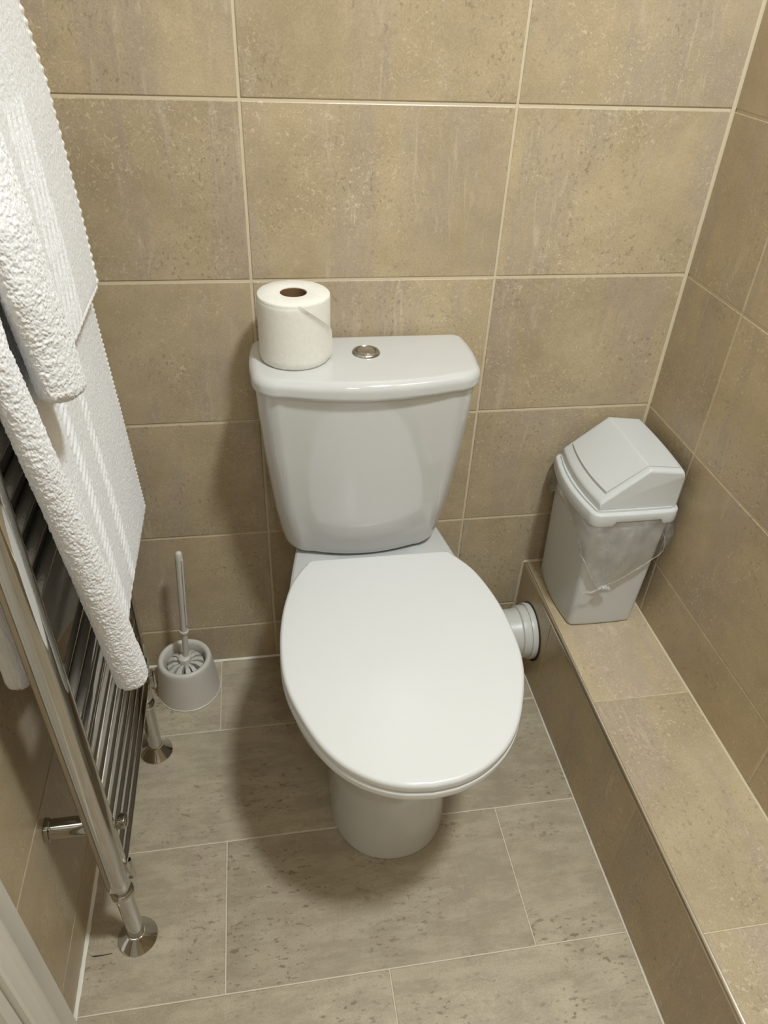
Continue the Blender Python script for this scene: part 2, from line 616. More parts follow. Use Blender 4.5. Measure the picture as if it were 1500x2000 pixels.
bead('trim_1', (XL, 0, 0), (XS, 0, 0), (0, -0.0035, 0), (0, 0, 0.0035))
bead('trim_2', (XL, 0, 0), (XL, -0.70, 0), (0.0050, 0, 0), (0, 0, 0.0050), 0.12)
bead('trim_3', (XS, 0, 0), (XS, YF, 0), (-0.0024, 0, 0), (0, 0, 0.0020), 0.3)
bead('trim_4', (XR, 0, ZS), (XR, YF, ZS), (-0.0026, 0, 0), (0, 0, 0.0026), 0.1).data.materials[0] = m_grout
for i, (p0, p1, a, b) in enumerate([((XR, 0, ZS), (XR, 0, ZC), (-0.0042, 0, 0), (0, -0.0042, 0)),
                                    ((XL, 0, 0), (XL, 0, ZC), (0.004, 0, 0), (0, -0.004, 0)),
                                    ((XS, 0, 0), (XS, 0, ZS), (-0.004, 0, 0), (0, -0.004, 0)),
                                    ((XS, 0, ZS), (XR, 0, ZS), (0, -0.004, 0), (0, 0, 0.004))]):
    o = bead('trim_%d' % (i + 5), p0, p1, a, b, 0.05)
    o.data.materials[0] = m_grout

# doorway in the left wall: architrave, jamb and closed leaf
door = structure(bpy.data.objects.new('door_1', None))
C.objects.link(door)
door.location = (XL, (DY0 + DY1) / 2, 0)


def dpart(name, vf, mat, sharp=40):
    o = mesh(name, [(v[0] - XL, v[1] - (DY0 + DY1) / 2, v[2]) for v in vf[0]], vf[1], mat, door, sharp=sharp)
    return o


def architrave(sgn, ye):
    # section across the moulding: d = distance from the outer edge towards the opening, h = projection from the wall
    sec = [(0.0, -0.004), (0.0, 0.010), (0.002, 0.0125), (0.028, 0.0130), (0.032, 0.0150), (0.036, 0.0175), (0.041, 0.0185), (0.046, 0.0175), (0.048, 0.0140),
           (0.052, 0.0130), (0.066, 0.0125), (0.069, 0.0100), (0.069, -0.004)]
    lp = [[(XL + h, ye + sgn * d, z) for d, h in sec] for z in (0.0, 0.7, 1.4, DZ + 0.06)]
    return loft(lp)


dpart('architrave', architrave(-1, DY0 + 0.072), m_paint, 30)
dpart('architrave', architrave(1, DY1 - 0.072), m_paint, 30)
dpart('architrave', box(XL - 0.002, XL + 0.0125, DY1 + 0.004, DY0 - 0.004, DZ - 0.004, DZ + 0.058), m_paint)
dpart('jamb', box(XL - 0.099, XL + 0.002, DY0 - 0.016, DY0 + 0.001, 0, DZ), m_paint)
dpart('jamb', box(XL - 0.099, XL + 0.002, DY1 - 0.001, DY1 + 0.016, 0, DZ), m_paint)
lf_ = dpart('door_leaf', box(XL - 0.066, XL - 0.026, DY1 + 0.019, DY0 - 0.019, 0.006, DZ - 0.004), m_paint)
hd = join(lathe([(0.010, 0), (0.010, 0.05)], 20, (XL - 0.026, DY1 + 0.08, 1.0), 'x'),
          tube([(XL + 0.02, DY1 + 0.08, 1.0), (XL + 0.02, DY1 + 0.20, 1.0)], 0.009))
hb = dpart('door_handle', hd, m_chrome)
hb.parent = lf_

# ------------------------------------------------------------------ toilet
TX = 0.188
toilet = thing('toilet', 'white close-coupled toilet with its lid down, against the tiled back wall', 'toilet', (TX, -0.3, 0))


def tp(name, vf, mat, parent=None, sharp=None):
    o = mesh(name, [(v[0] - TX, v[1] + 0.3, v[2]) for v in vf[0]], vf[1], mat, parent or toilet, sharp=sharp)
    return o


def dshape(yf, ym, yb, hw, hb, r, n1=40, n2=18, nc=8, nb=10, pw=2.15):
    """ccw outline symmetric about x = 0: rounded front (towards -y), narrowing back"""
    half = []
    for i in range(n1):
        a = math.pi / 2 * i / n1
        half.append((hw * math.sin(a) ** (2 / pw), ym - (ym - yf) * math.cos(a) ** (2 / pw)))
    for i in range(n2):
        t = i / n2
        w = hb + (hw - hb) * (math.cos(math.pi / 2 * t) ** 1.0)
        half.append((w, ym + (yb - r - ym) * t))
    for i in range(nc):
        a = math.pi / 2 * i / nc
        half.append((hb - r + r * math.cos(a), yb - r + r * math.sin(a)))
    for i in range(nb):
        half.append(((hb - r) * (1 - i / nb), yb))
    pts = [(TX + x, y) for x, y in half]
    pts += [(TX, yb)]
    pts += [(TX - x, y) for x, y in half[:0:-1]]
    return pts


# pan: pedestal, bowl and rear shelf in one casting
PAN = [  # z, yf, ym, yb, hw, hb, r
    (0.000, -0.500, -0.385, -0.060, 0.1030, 0.098, 0.03), (0.004, -0.502, -0.385, -0.058, 0.1045, 0.099, 0.03),
    (0.030, -0.500, -0.385, -0.058, 0.1040, 0.098, 0.03), (0.100, -0.498, -0.380, -0.058, 0.1030, 0.096, 0.03),
    (0.170, -0.500, -0.380, -0.056, 0.1040, 0.096, 0.03), (0.225, -0.510, -0.385, -0.050, 0.1100, 0.098, 0.03),
    (0.265, -0.528, -0.390, -0.045, 0.1210, 0.103, 0.03), (0.300, -0.553, -0.395, -0.040, 0.1370, 0.110, 0.03),
    (0.330, -0.578, -0.400, -0.035, 0.1530, 0.119, 0.03), (0.355, -0.597, -0.402, -0.032, 0.1650, 0.123, 0.03),
    (0.372, -0.606, -0.405, -0.030, 0.1710, 0.127, 0.03), (0.388, -0.610, -0.405, -0.028, 0.1735, 0.131, 0.03),
    (0.395, -0.608, -0.405, -0.030, 0.1715, 0.130, 0.03), (0.3985, -0.603, -0.405, -0.034, 0.166, 0.126, 0.03)]
zz = np.linspace(0, 1, 60)
PA = np.array(PAN)
u = np.linspace(0, 1, len(PA))
pan_rows = [[float(np.interp(t, u, PA[:, c])) for c in range(7)] for t in zz]
pl = []
for z, yf, ym, yb, hw, hb, r in pan_rows:
    pl.append([(x, y, z) for x, y in dshape(yf, ym, yb, hw, hb, r)])
pan = tp('pan', loft(pl), m_ceramic, sharp=60)

# seat ring and lid follow the same outline
LY = [-0.184, -0.2358, -0.2458, -0.3018, -0.33, -0.40, -0.4845, -0.558, -0.607, -0.6313, -0.6385]


def lid_outline(grow=0.0, front=0.0):
    ctrl = [(0.1285, -0.1955), (0.1385, -0.209), (0.1570, -0.2430), (0.1720, -0.296), (0.1798, -0.350), (0.1815, -0.405), (0.1775, -0.450),
            (0.1650, -0.496), (0.1405, -0.553), (0.1120, -0.592), (0.0760, -0.6195), (0.0380, -0.6345), (0.0, -0.639)]
    cv = catmull(ctrl, 8)
    half = list(map(tuple, cv[::-1]))                       # tip -> back corner
    bc = []
    for i in range(1, 9):
        a = math.pi / 2 * i / 8
        bc.append((0.1285 - 0.016 + 0.016 * math.cos(a) - 0.001 * i / 8, -0.1955 + 0.010 * math.sin(a)))
    for i in range(1, 8):
        bc.append(((0.1115) * (1 - i / 8), -0.1855))
    half += bc
    pts = [(TX + 0.002 + x, y - front * (1 if y < -0.4 else 0)) for x, y in half]
    pts += [(TX + 0.002, -0.1855)]
    pts += [(TX + 0.002 - x, y - front * (1 if y < -0.4 else 0)) for x, y in half[:0:-1]]
    return offset(pts, grow)


seat_o = lid_outline(0.0005)
seat_in = [(TX + 0.11 * math.cos(a), -0.40 + 0.155 * math.sin(a)) for a in np.linspace(0, 2 * math.pi, len(seat_o), endpoint=False)]
tp('seat', slab(seat_o, 0.3992, 0.4165, 0.007, 0.004), m_seat, sharp=60)
lid = tp('lid', slab(lid_outline(), 0.4190, 0.4345, 0.003, 0.0065, 8, 0.0022), m_seat, sharp=60)
for s in (-1, 1):
    tp('hinge', lathe([(0.0065, -0.02), (0.0075, -0.018), (0.0075, 0.018), (0.0065, 0.02)], 20,
                      (TX + s * 0.075, -0.196, 0.4085), 'x'), m_seat, sharp=40)

# cistern
CX = 0.1690


def cist(z):
    hw = interp(z, [0.400, 0.415, 0.437, 0.494, 0.535, 0.62, 0.70, 0.735], [0.130, 0.1385, 0.1440, 0.1530, 0.1575, 0.1660, 0.1715, 0.1730])
    yf = interp(z, [0.400, 0.415, 0.437, 0.494, 0.60, 0.70, 0.735], [-0.127, -0.133, -0.137, -0.144, -0.155, -0.163, -0.165])
    return rrect(CX - hw, CX + hw, yf, -0.012, 0.042, 0.012, (0.015, 0.002, 0, 0.002), 10, 16)


zs = [0.4005, 0.401, 0.403, 0.406, 0.410, 0.415, 0.421, 0.430] + list(np.linspace(0.446, 0.737, 34))
cl = []
for z in zs:
    cc = 0.006 * (1 - math.sqrt(max(0, 1 - max(0, (0.408 - z) / 0.0076) ** 2)))
    cl.append([(x, y, z) for x, y in offset(cist(max(z, 0.402)), -cc)])
cistern = tp('cistern', loft(cl), m_ceramic, sharp=60)
lo = rrect(CX - 0.1785, CX + 0.1785, -0.173, -0.008, 0.046, 0.024, (0.019, 0.003, 0, 0.003), 12, 18)
c_lid = tp('cistern_lid', slab(lo, 0.7355, 0.7655, 0.009, 0.014, 10, 0.0012), m_ceramic, cistern, sharp=60)
bz = 0.7660
tp('button_ring', lathe([(0.0225, bz - 0.002), (0.0225, bz + 0.0015), (0.0205, bz + 0.0045), (0.0172, bz + 0.0058), (0.0158, bz + 0.0045), (0.0156, bz)], 48, (0.1718, -0.083, 0)),
   m_satin, cistern, sharp=40)
tp('flush_button', lathe([(0.0150, bz), (0.0150, bz + 0.0042), (0.0140, bz + 0.0052), (0.008, bz + 0.0044), (0.001, bz + 0.0040)], 40, (0.1718, -0.083, 0)), m_chrome, cistern, sharp=40)

# waste pipe into the ledge
PY, PZ = -0.100, 0.116
wp = [(0.30, 0.0), (0.30, 0.047), (0.40, 0.0475), (0.47, 0.0490), (0.505, 0.0505), (0.5125, 0.0520), (0.5150, 0.0560), (0.5250, 0.0570), (0.5320, 0.0560), (0.5340, 0.0500), (0.545, 0.049)]
pipe = tp('waste_pipe', lathe([(max(r, 0.0005), x) for x, r in wp], 56, (0, PY, PZ), 'x'), m_plastic, sharp=35)
tp('pipe_collar', lathe([(0.050, 0.5300), (0.0600, 0.5310), (0.0610, 0.5360), (0.0600, 0.5425), (0.050, 0.5430)], 56, (0, PY, PZ), 'x'), m_plastic, pipe, sharp=35)
tp('pipe_gap_shade', lathe([(0.045, 0.5425), (0.0640, 0.5425), (0.0640, 0.5439), (0.045, 0.5439)], 56, (0, PY - 0.0005, PZ - 0.002), 'x'), m_black, pipe, sharp=35)  # black ring standing in for the shaded gap of the oversized pipe hole

# ------------------------------------------------------------------ toilet roll on the cistern
RX, RY, RZ = 0.0605, -0.0870, 0.7668
roll = thing('toilet_roll', 'white toilet roll standing upright on the left end of the cistern lid', 'toilet roll', (RX, RY, RZ))
n = 96
prof_r = [(0.0200, 0.1010), (0.0200, 0.0005), (0.0515, 0.0), (0.0532, 0.0015), (0.0540, 0.006), (0.0542, 0.05), (0.0541, 0.097), (0.0537, 0.0996), (0.0525, 0.1008), (0.035, 0.1014), (0.0205, 0.1012)]
V, F = lathe(prof_r, n, (0, 0, 0), cap0=False, cap1=False)
b = (len(prof_r) - 1) * n
F += [(b + j, b + (j + 1) % n, (j + 1) % n, j) for j in range(n)]
V = [(x * (1 + 0.004 * math.sin(3 * math.atan2(y, x) + z * 20)), y * (1 + 0.006 * math.sin(2 * math.atan2(y, x) + 1)), z) for x, y, z in V]
mesh('paper', V, F, m_paper, roll, sharp=50)
V, F = lathe([(0.0198, 0.1000), (0.0198, 0.0008), (0.0188, 0.0008), (0.0188, 0.1000)], 48, cap0=False, cap1=False)
F += [(3 * 48 + j, 3 * 48 + (j + 1) % 48, (j + 1) % 48, j) for j in range(48)]
mesh('cardboard_core', V, F, m_card, roll, sharp=40)
# outer sheet whose free edge runs down slantwise to the right
lo_, hi_ = [], []
rows_s = 20
loops = []
for i in range(rows_s + 1):
    t = i / rows_s
    z = 0.0025 + 0.0975 * t
    a1 = math.radians(interp(t, [0, 0.40, 0.52, 1.0], [-12, -16, -22, -82]))     # free edge
    a0 = math.radians(-235)
    row = []
    for j in range(61):
        s = j / 60
        a = a0 + (a1 - a0) * s
        lift = 0.0004 + 0.0030 * max(0, (s - 0.94) / 0.06)
        rr_ = 0.0543 - 0.0028 * max(0, (t - 0.93) / 0.07) ** 2 - 0.002 * max(0, (0.07 - t) / 0.07) ** 2 + lift
        row.append((rr_ * math.cos(a), rr_ * math.sin(a), z))
    for j in range(60, -1, -1):
        x, y, zz_ = row[j]
        k = 1 - 0.0005 / math.hypot(x, y)
        row.append((x * k, y * k, zz_))
    loops.append(row)
mesh('loose_sheet', *loft(loops), m_paper, roll, sharp=50)

# ------------------------------------------------------------------ brush and holder
BX, BY = -0.1875, -0.0690
holder = thing('brush_holder', 'round white plastic toilet brush holder on the floor in the left corner', 'brush holder', (BX, BY, 0))
hp = [(0.0640, 0.0), (0.0655, 0.0006), (0.0655, 0.0018), (0.0640, 0.0026), (0.0625, 0.020), (0.0590, 0.050), (0.0555, 0.080), (0.0545, 0.0885), (0.0528, 0.0930), (0.0495, 0.0952), (0.0460, 0.0945),
      (0.0432, 0.0915), (0.0420, 0.086), (0.0415, 0.060), (0.0400, 0.030), (0.0380, 0.010), (0.0005, 0.010)]
mesh('bowl', *lathe(hp, 64), m_brush, holder, sharp=50)
brush = thing('toilet_brush', 'white toilet brush with a long handle standing in the round white holder', 'brush', (BX, BY, 0.0115))
bs = []
# flat radial petals of the head, seen from above
for k in range(12):
    a = 2 * math.pi * k / 12 + 0.2 + 0.06 * math.sin(k * 2.3)
    w0, w1 = 0.0021, 0.0058 + 0.001 * math.sin(k * 1.7)
    ca, sa = math.cos(a), math.sin(a)
    P = []
    for r, w, z in ((0.009, w0, 0.070), (0.024, (w0 + w1) / 2, 0.0725), (0.036, w1, 0.066), (0.0385, w1 * 0.8, 0.056), (0.036, w1 * 0.7, 0.012), (0.010, w0, 0.010)):
        P.append((r, w, z))
    left = [(r * ca - w * sa, r * sa + w * ca, z) for r, w, z in P]
    right = [(r * ca + w * sa, r * sa - w * ca, z) for r, w, z in P]
    mesh('bristle_tuft', *loft([left, right]), m_bristle, brush, sharp=30)
mesh('hub', *lathe([(0.006, 0.008), (0.0120, 0.010), (0.0120, 0.070), (0.0135, 0.078), (0.0125, 0.084), (0.0085, 0.087), (0.006, 0.087)], 32), m_brush, brush, sharp=40)
hx0, hx1 = 0.003, 0.0215      # handle lean
hl = []
for z, rx, ry in ((0.080, 0.0062, 0.0062), (0.152, 0.0062, 0.0062), (0.156, 0.0066, 0.0066), (0.164, 0.0068, 0.0068), (0.20, 0.0070, 0.0066), (0.30, 0.0072, 0.0064), (0.345, 0.0074, 0.0064), (0.356, 0.0068, 0.0060), (0.361, 0.0052, 0.0046), (0.363, 0.0025, 0.0022)):
    t = (z - 0.08) / 0.28
    hl.append([(hx0 + (hx1 - hx0) * t + rx * math.cos(a), 0.002 + ry * math.sin(a), z) for a in np.linspace(0, 2 * math.pi, 24, endpoint=False)])
hnd = mesh('handle', *loft(hl), m_brush, brush, sharp=50)
zc = 0.156
mesh('handle_ring', *lathe([(0.0060, zc - 0.003), (0.0088, zc - 0.0025), (0.0094, zc), (0.0088, zc + 0.0025), (0.0060, zc + 0.003)], 28,
                           (hx0 + (hx1 - hx0) * (zc - 0.08) / 0.28, 0.002, 0)), m_plastic, hnd, sharp=50)
ribs = []
gl = [[(hx0 + (hx1 - hx0) * ((z - 0.08) / 0.28) + dx, -0.002 + dy, z) for dx, dy in ((0.0052, 0.001), (0.0078, -0.0006), (0.0078, -0.003), (0.0052, -0.004))] for z in (0.178, 0.185, 0.25, 0.34, 0.347)]
mesh('handle_rib', *loft(gl), m_plastic, hnd, sharp=40)

# ------------------------------------------------------------------ bin on the ledge
B0 = (0.64, -0.115, ZS + 0.0005)
wbin = thing('waste_bin', 'white plastic swing-top bin standing on the tiled ledge in the right corner', 'bin', B0)


def bp(name, vf, mat, parent=None, sharp=45):
    return mesh(name, [(v[0] - B0[0], v[1] - B0[1], v[2] - B0[2]) for v in vf[0]], vf[1], mat, parent or wbin, sharp=sharp)


def bin_sec(z, g=0.0):
    t = (z - 0.228) / (0.500 - 0.228)
    x0 = 0.5710 + (0.5660 - 0.5710) * t
    x1 = 0.7030 + (0.7100 - 0.7030) * t
    y0 = -0.2010 + (-0.2090 + 0.2010) * t
    y1 = -0.0260 + (-0.0170 + 0.0260) * t
    return offset(rrect(x0, x1, y0, y1, 0.012, 0.014, (0.0015, 0.004, 0.0015, 0.007), 7, 14), g)


bl = []
for z, g in [(0.2285, -0.005), (0.2287, -0.0035), (0.2295, -0.0015), (0.2315, -0.0003)] + [(z, 0) for z in np.linspace(0.235, 0.500, 14)]:
    bl.append([(x, y, z) for x, y in bin_sec(z, g)])
for z in (0.500, 0.45, 0.35, 0.235):
    bl.append([(x, y, z) for x, y in bin_sec(z, -0.0022)])
bp('body', loft(bl), m_bin)

# lid: rim with a lip, then a dome with a folded ridge
rim = rrect(0.5550, 0.7210, -0.2170, -0.0110, 0.020, 0.020, (0.001, 0.003, 0.001, 0.010), 8, 24)
N = len(rim)
NOTCH = []
lower = []
for i, (x, y) in enumerate(rim):
    z = 0.4865
    if y < -0.205 and 0.598 < x < 0.690:
        z = 0.4955
    if y > -0.03 and 0.598 < x < 0.690:
        z = 0.4955
    lower.append(z)
ro = np.array(rim)
loops = []
for d, zf in ((-0.0025, None), (-0.0004, 0.0008), (0.0, 0.0020)):
    P = offset(rim, d)
    loops.append([(P[i][0], P[i][1], lower[i] + (zf or 0)) for i in range(N)])
for d, z in ((0.0, 0.5085), (-0.0012, 0.5110), (-0.0032, 0.5122), (-0.0060, 0.5122), (-0.0085, 0.5122), (-0.0088, 0.5160)):
    P = offset(rim, d)
    loops.append([(p[0], p[1], z) for p in P])
rimV, rimF = loft(loops, cap0=False, cap1=True)


YA, YB = -0.2065, -0.0205          # dome ends
ZR, ZRIM = 0.5955, 0.5115
ER, FA, FL, FR = 0.0080, 0.0115, 0.0130, 0.0070     # end rounding; flap margins: ends, left, right


def dome_x(y):
    t = (y - YA) / (YB - YA)
    bow = 4 * t * (1 - t)
    return 0.5690 - 0.0105 * bow, 0.7110 + 0.005 * bow


def dome_top(x, y):
    xl, xr = dome_x(y)
    z = 0.5310 + (ZR - 0.5310) * (x - xl) / (0.6450 - xl) if x < 0.645 else ZR - 0.0075 * (x - 0.645) / 0.066
    d = max(0.0, 0.0035 - (x - xl))
    z -= 0.0035 - math.sqrt(max(0, 0.0035 ** 2 - d * d))
    d = max(0.0, 0.0070 - (xr - x))
    z -= 0.0070 - math.sqrt(max(0, 0.0070 ** 2 - d * d))
    d = max(0.0, ER - (y - YA), ER - (YB - y))
    z -= 0.85 * (ER - math.sqrt(max(0, ER ** 2 - d * d)))
    return z


def flap_drop(x):
    return 0.055 * max(0.0, 0.645 - x)


e_ = 0.00012
ys = [YA + d for d in (0, 0.0003, 0.001, 0.0022, 0.004, 0.006, ER, 0.0100, FA - e_, FA + e_)]
ys = ys + list(np.linspace(YA + FA + 0.004, YB - FA - 0.004, 24)) + [YA + YB - y for y in ys[::-1]]
fr_l = [0.0, 0.0002, 0.0007, 0.0016, 0.0035, 0.007, FL - e_, FL + e_]
fr_r = [FR + e_, FR - e_, 0.0050, 0.0035, 0.0018, 0.0007, 0.0002, 0.0]
loops = []
for y in ys:
    xl, xr = dome_x(y)
    xs = [xl + a for a in fr_l] + list(np.linspace(xl + FL + 0.006, 0.642, 7)) + [0.645] + list(np.linspace(0.648, xr - FR - 0.005, 5)) + [xr - a for a in fr_r]
    inside_y = YA + FA < y < YB - FA
    row = [(xl, y, ZRIM)]
    for x in xs:
        z = dome_top(x, y)
        if inside_y and xl + FL < x < xr - FR:
            z -= 0.0012
        row.append((x, y, z))
    row.append((xr, y, ZRIM))
    loops.append(row[::-1])
domeV, domeF = loft(loops)
lid_bin = bp('bin_lid', join((rimV, rimF), (domeV, domeF)), m_bin, sharp=35)
# folded swing flap lying in the recess
g_ = 0.0010
loops = []
for y in np.linspace(YA + FA + g_, YB - FA - g_, 25):
    xl, xr = dome_x(y)
    xs = list(np.linspace(xl + FL + g_, 0.6435, 9)) + [0.6465] + list(np.linspace(0.650, xr - FR - g_, 6))
    top = [(x, y, dome_top(x, y) + 0.0008 + flap_drop(x)) for x in xs]
    bot = [(x, y, dome_top(x, y) - 0.0011) for x in xs]
    loops.append(top + bot[::-1])
bp('swing_flap', loft(loops), m_bin, lid_bin, sharp=8)

# clear liner hanging out under the lid
liner = thing('bin_liner', 'clear polythene liner hanging crumpled and knotted from under the white bin lid', 'bag', (0.61, -0.215, 0.49))
per = []      # walk: back-left corner -> left side -> front -> right side
KX, KZ = 0.6090, 0.343


def zb_front(x):
    return interp(x, [0.560, 0.570, 0.580, 0.597, 0.609, 0.620, 0.657, 0.699, 0.716], [0.425, 0.405, 0.374, 0.346, 0.341, 0.346, 0.374, 0.408, 0.430])


sec0 = np.array(bin_sec(0.47, 0.0))
# order along the perimeter starting at the middle of the back
st = int(np.argmax(sec0[:, 1] - 0.5 * np.abs(sec0[:, 0] - 0.60)))
order = [(st + i) % len(sec0) for i in range(len(sec0))]
idx = [i for i in order]
path = sec0[idx]
seg = np.r_[0, np.cumsum(np.linalg.norm(np.diff(path, axis=0), axis=1))]
NU, NV = 300, 46
uu_ = np.linspace(seg[0], seg[-1], NU)
px = np.interp(uu_, seg, path[:, 0])
py = np.interp(uu_, seg, path[:, 1])
tx, ty = np.gradient(px), np.gradient(py)
ln = np.hypot(tx, ty) + 1e-9
nx, ny = ty / ln, -tx / ln
lv = np.zeros((NU, NV, 3))
for i in range(NU):
    x, y = px[i], py[i]
    if y < -0.195:
        zb = zb_front(x)
    elif x < 0.60:
        zb = interp(y, [-0.195, -0.160, -0.100, -0.050, -0.015], [0.420, 0.450, 0.468, 0.452, 0.415])
    else:
        zb = interp(y, [-0.195, -0.12, -0.02], [0.432, 0.46, 0.47])
    for j in range(NV):
        t = j / (NV - 1)
        z = 0.494 + (zb - 0.494) * t
        front = max(0.0, min(1.0, (-0.165 - y) / 0.03))
        back = max(0.0, min(1.0, (y + 0.07) / 0.05)) * (1 if x < 0.6 else 0)
        ang = math.atan2(z - KZ, x - KX)
        fold = math.sin(ang * 11 + 2 * math.sin(ang * 4)) * 0.0022 * min(1.0, math.hypot(z - KZ, x - KX) / 0.05)
        bulge = math.sin(math.pi * min(1, t * 0.95)) * (0.010 + 0.010 * back) * (0.55 + 0.45 * math.sin(uu_[i] * 70 + 0.7))
        d = 0.0035 + bulge + 0.0012 + front * (fold * min(1, t * 3) + 0.004 * (1 - abs(2 * t - 1)))
        d += 0.0010 * math.sin(uu_[i] * 150 + t * 4) * t
        lv[i, j] = (px[i] + nx[i] * d, py[i] + ny[i] * d, z)
q = lv.reshape(-1, 3)
nz = vnoise(q[:, 0] * 40, q[:, 1] * 40, q[:, 2] * 25) * 0.0045
nn = np.repeat(np.stack([nx, ny], 1), NV, 0)
q[:, 0] += nn[:, 0] * (nz * 0.5 + 0.0022)
q[:, 1] += nn[:, 1] * (nz * 0.5 + 0.0022)
q = np.array(q) - np.array([0.61, -0.215, 0.49])
ii, jj = np.meshgrid(np.arange(NU - 1), np.arange(NV - 1), indexing='ij')
a_ = (ii * NV + jj).ravel()
fast_mesh('sheet', q, np.stack([a_, a_ + 1, a_ + NV + 1, a_ + NV], 1), m_film, liner)
# rolled lower edge of the sheet
ed = lv[:, NV - 1] - np.array([0.61, -0.215, 0.49])
ed = [tuple(p) for p in ed[::3] if p[2] < 0.5]
mesh('hem', *tube(ed, [0.0006 + 0.0006 * abs(math.sin(i * 1.3)) for i in range(len(ed))], 8), m_film2, liner)
# gathered knot with a short loose tail
kp = []
for i in range(15):
    t = i / 14
    kp.append((KX - 0.61 - 0.010 + 0.026 * t, -0.0075 + 0.0015 * math.sin(i * 2.1), KZ - 0.49 + 0.001 + 0.004 * math.sin(t * 3.1) - 0.004 * t))
mesh('knot', *tube(kp, [0.0012 + 0.0042 * math.sin(math.pi * i / 14) * (0.8 + 0.3 * math.sin(i * 1.9)) for i in range(15)], 14), m_film2, liner)
tl = []
for i in range(12):
    t = i / 11
    x = KX - 0.61 - 0.004 - 0.038 * t
    z = KZ - 0.49 - 0.002 - 0.006 * t + 0.0015 * math.sin(t * 9)
    w = 0.0012 + 0.0022 * math.sin(math.pi * t)
    yy = -0.0070 + 0.0010 * math.sin(t * 12)
    tl.append([(x, yy - 0.0012, z - w), (x, yy - 0.0016, z), (x, yy - 0.0004, z + w), (x, yy, z)])
mesh('loose_tail', *loft(tl), m_film2, liner)

# ------------------------------------------------------------------ heated towel rail
RXx = -0.2395
rad = thing('towel_radiator', 'tall chrome ladder towel radiator fixed to the left wall', 'radiator', (RXx, -0.4, 0))


def rp(name, vf, mat=None, parent=None, sharp=40):
    return mesh(name, [(v[0] - RXx, v[1] + 0.4, v[2]) for v in vf[0]], vf[1], mat or m_chrome, parent or rad, sharp=sharp)


RAILS = (-0.577, -0.2225)


def rail_sec(y):
    pts = []
    for i in range(40):
        a = 2 * math.pi * i / 40
        c, s = math.cos(a), math.sin(a)
        # flat-sided oval, deeper than wide
        x = 0.0165 * math.copysign(abs(c) ** 0.62, c)
        yy = 0.0200 * math.copysign(abs(s) ** 0.80, s)
        pts.append((RXx - 0.001 + x, y + yy))
    return pts


for yr in RAILS:
    sec = rail_sec(yr)
    rp('upright_rail', loft([[(p[0], p[1], z) for p in offset(sec, d)] for z, d in ((0.1880, -0.004), (0.1895, -0.0012), (0.193, 0)) ] +
                            [[(p[0], p[1], z) for p in sec] for z in np.linspace(0.21, 1.205, 12)] +
                            [[(p[0], p[1], z) for p in offset(sec, d)] for z, d in ((1.210, -0.0015), (1.213, -0.005))]), sharp=60)
bars = [0.212 + 0.0402 * k for k in range(10)] + [0.735 + 0.0402 * k for k in range(5)] + [1.02 + 0.0402 * k for k in range(5)]
bar0 = None
for z in bars:
    if bar0 is None:
        bar0 = rp('bar', tube([(-0.2370, y, 0.0) for y in (RAILS[0] + 0.012, -0.5, -0.4, -0.3, RAILS[1] - 0.012)], 0.0112, 22))
        bar0.location.z = z
    else:
        c = bar0.copy()
        C.objects.link(c)
        c.location.z = z
rp('bar', tube([(-0.2350, y, 1.224) for y in np.linspace(RAILS[0] - 0.005, RAILS[1] + 0.005, 6)], 0.0115, 22))


def fitting(yr, ang):
    x = RXx - 0.0035
    v = rp('valve', lathe([(0.0095, 0.192), (0.0145, 0.191), (0.0145, 0.1600), (0.0135, 0.1580), (0.0135, 0.1550), (0.0152, 0.1535), (0.0168, 0.1510), (0.0168, 0.1430), (0.0155, 0.1400), (0.0130, 0.1390), (0.0095, 0.136)], 40, (x, yr, 0)), sharp=35)
    rp('supply_pipe', tube([(x, yr, 0.142), (x, yr, 0.08), (x, yr, 0.002)], 0.0128, 24))
    # faceted cone on the floor
    cone = [(0.0300, 0.0003), (0.0306, 0.0012), (0.0306, 0.0026), (0.0296, 0.0040), (0.0150, 0.0190), (0.0140, 0.0215), (0.0128, 0.0220)]
    f = rp('floor_flange', lathe(cone, 56, (x, yr, 0)), sharp=25)
    # blade-shaped valve handle on the room side
    h = [[(x + dx, yr + dy * s, z) for dx, dy in ((-0.004, -0.007), (0.003, -0.007), (0.006, 0), (0.003, 0.007), (-0.004, 0.007))]
         for z, s in ((0.182, 0.5), (0.185, 0.9), (0.205, 1.0), (0.222, 0.9), (0.226, 0.5))]
    h = [[(px_ + 0.0205, py_, pz_ + 0.006) for px_, py_, pz_ in l] for l in h]
    rp('valve_handle', loft(h), None, v, sharp=50)


fitting(RAILS[0] + 0.006, 0)
fitting(RAILS[1], 0)
for yb_, zb_ in ((-0.545, 0.288), (-0.255, 0.288), (-0.545, 1.10), (-0.255, 1.10)):
    br = rp('wall_bracket', lathe([(0.0150, XL + 0.0005), (0.0160, XL + 0.001), (0.0160, XL + 0.006), (0.0142, XL + 0.0075), (0.0142, -0.243), (0.010, -0.2425)], 36, (0, yb_, zb_), 'x'), sharp=40)
    rp('bracket_cap', lathe([(0.0085, -0.244), (0.0110, -0.2235), (0.0110, -0.2190), (0.0080, -0.2165), (0.001, -0.216)], 28, (0, yb_, zb_), 'x'), None, br, sharp=40)


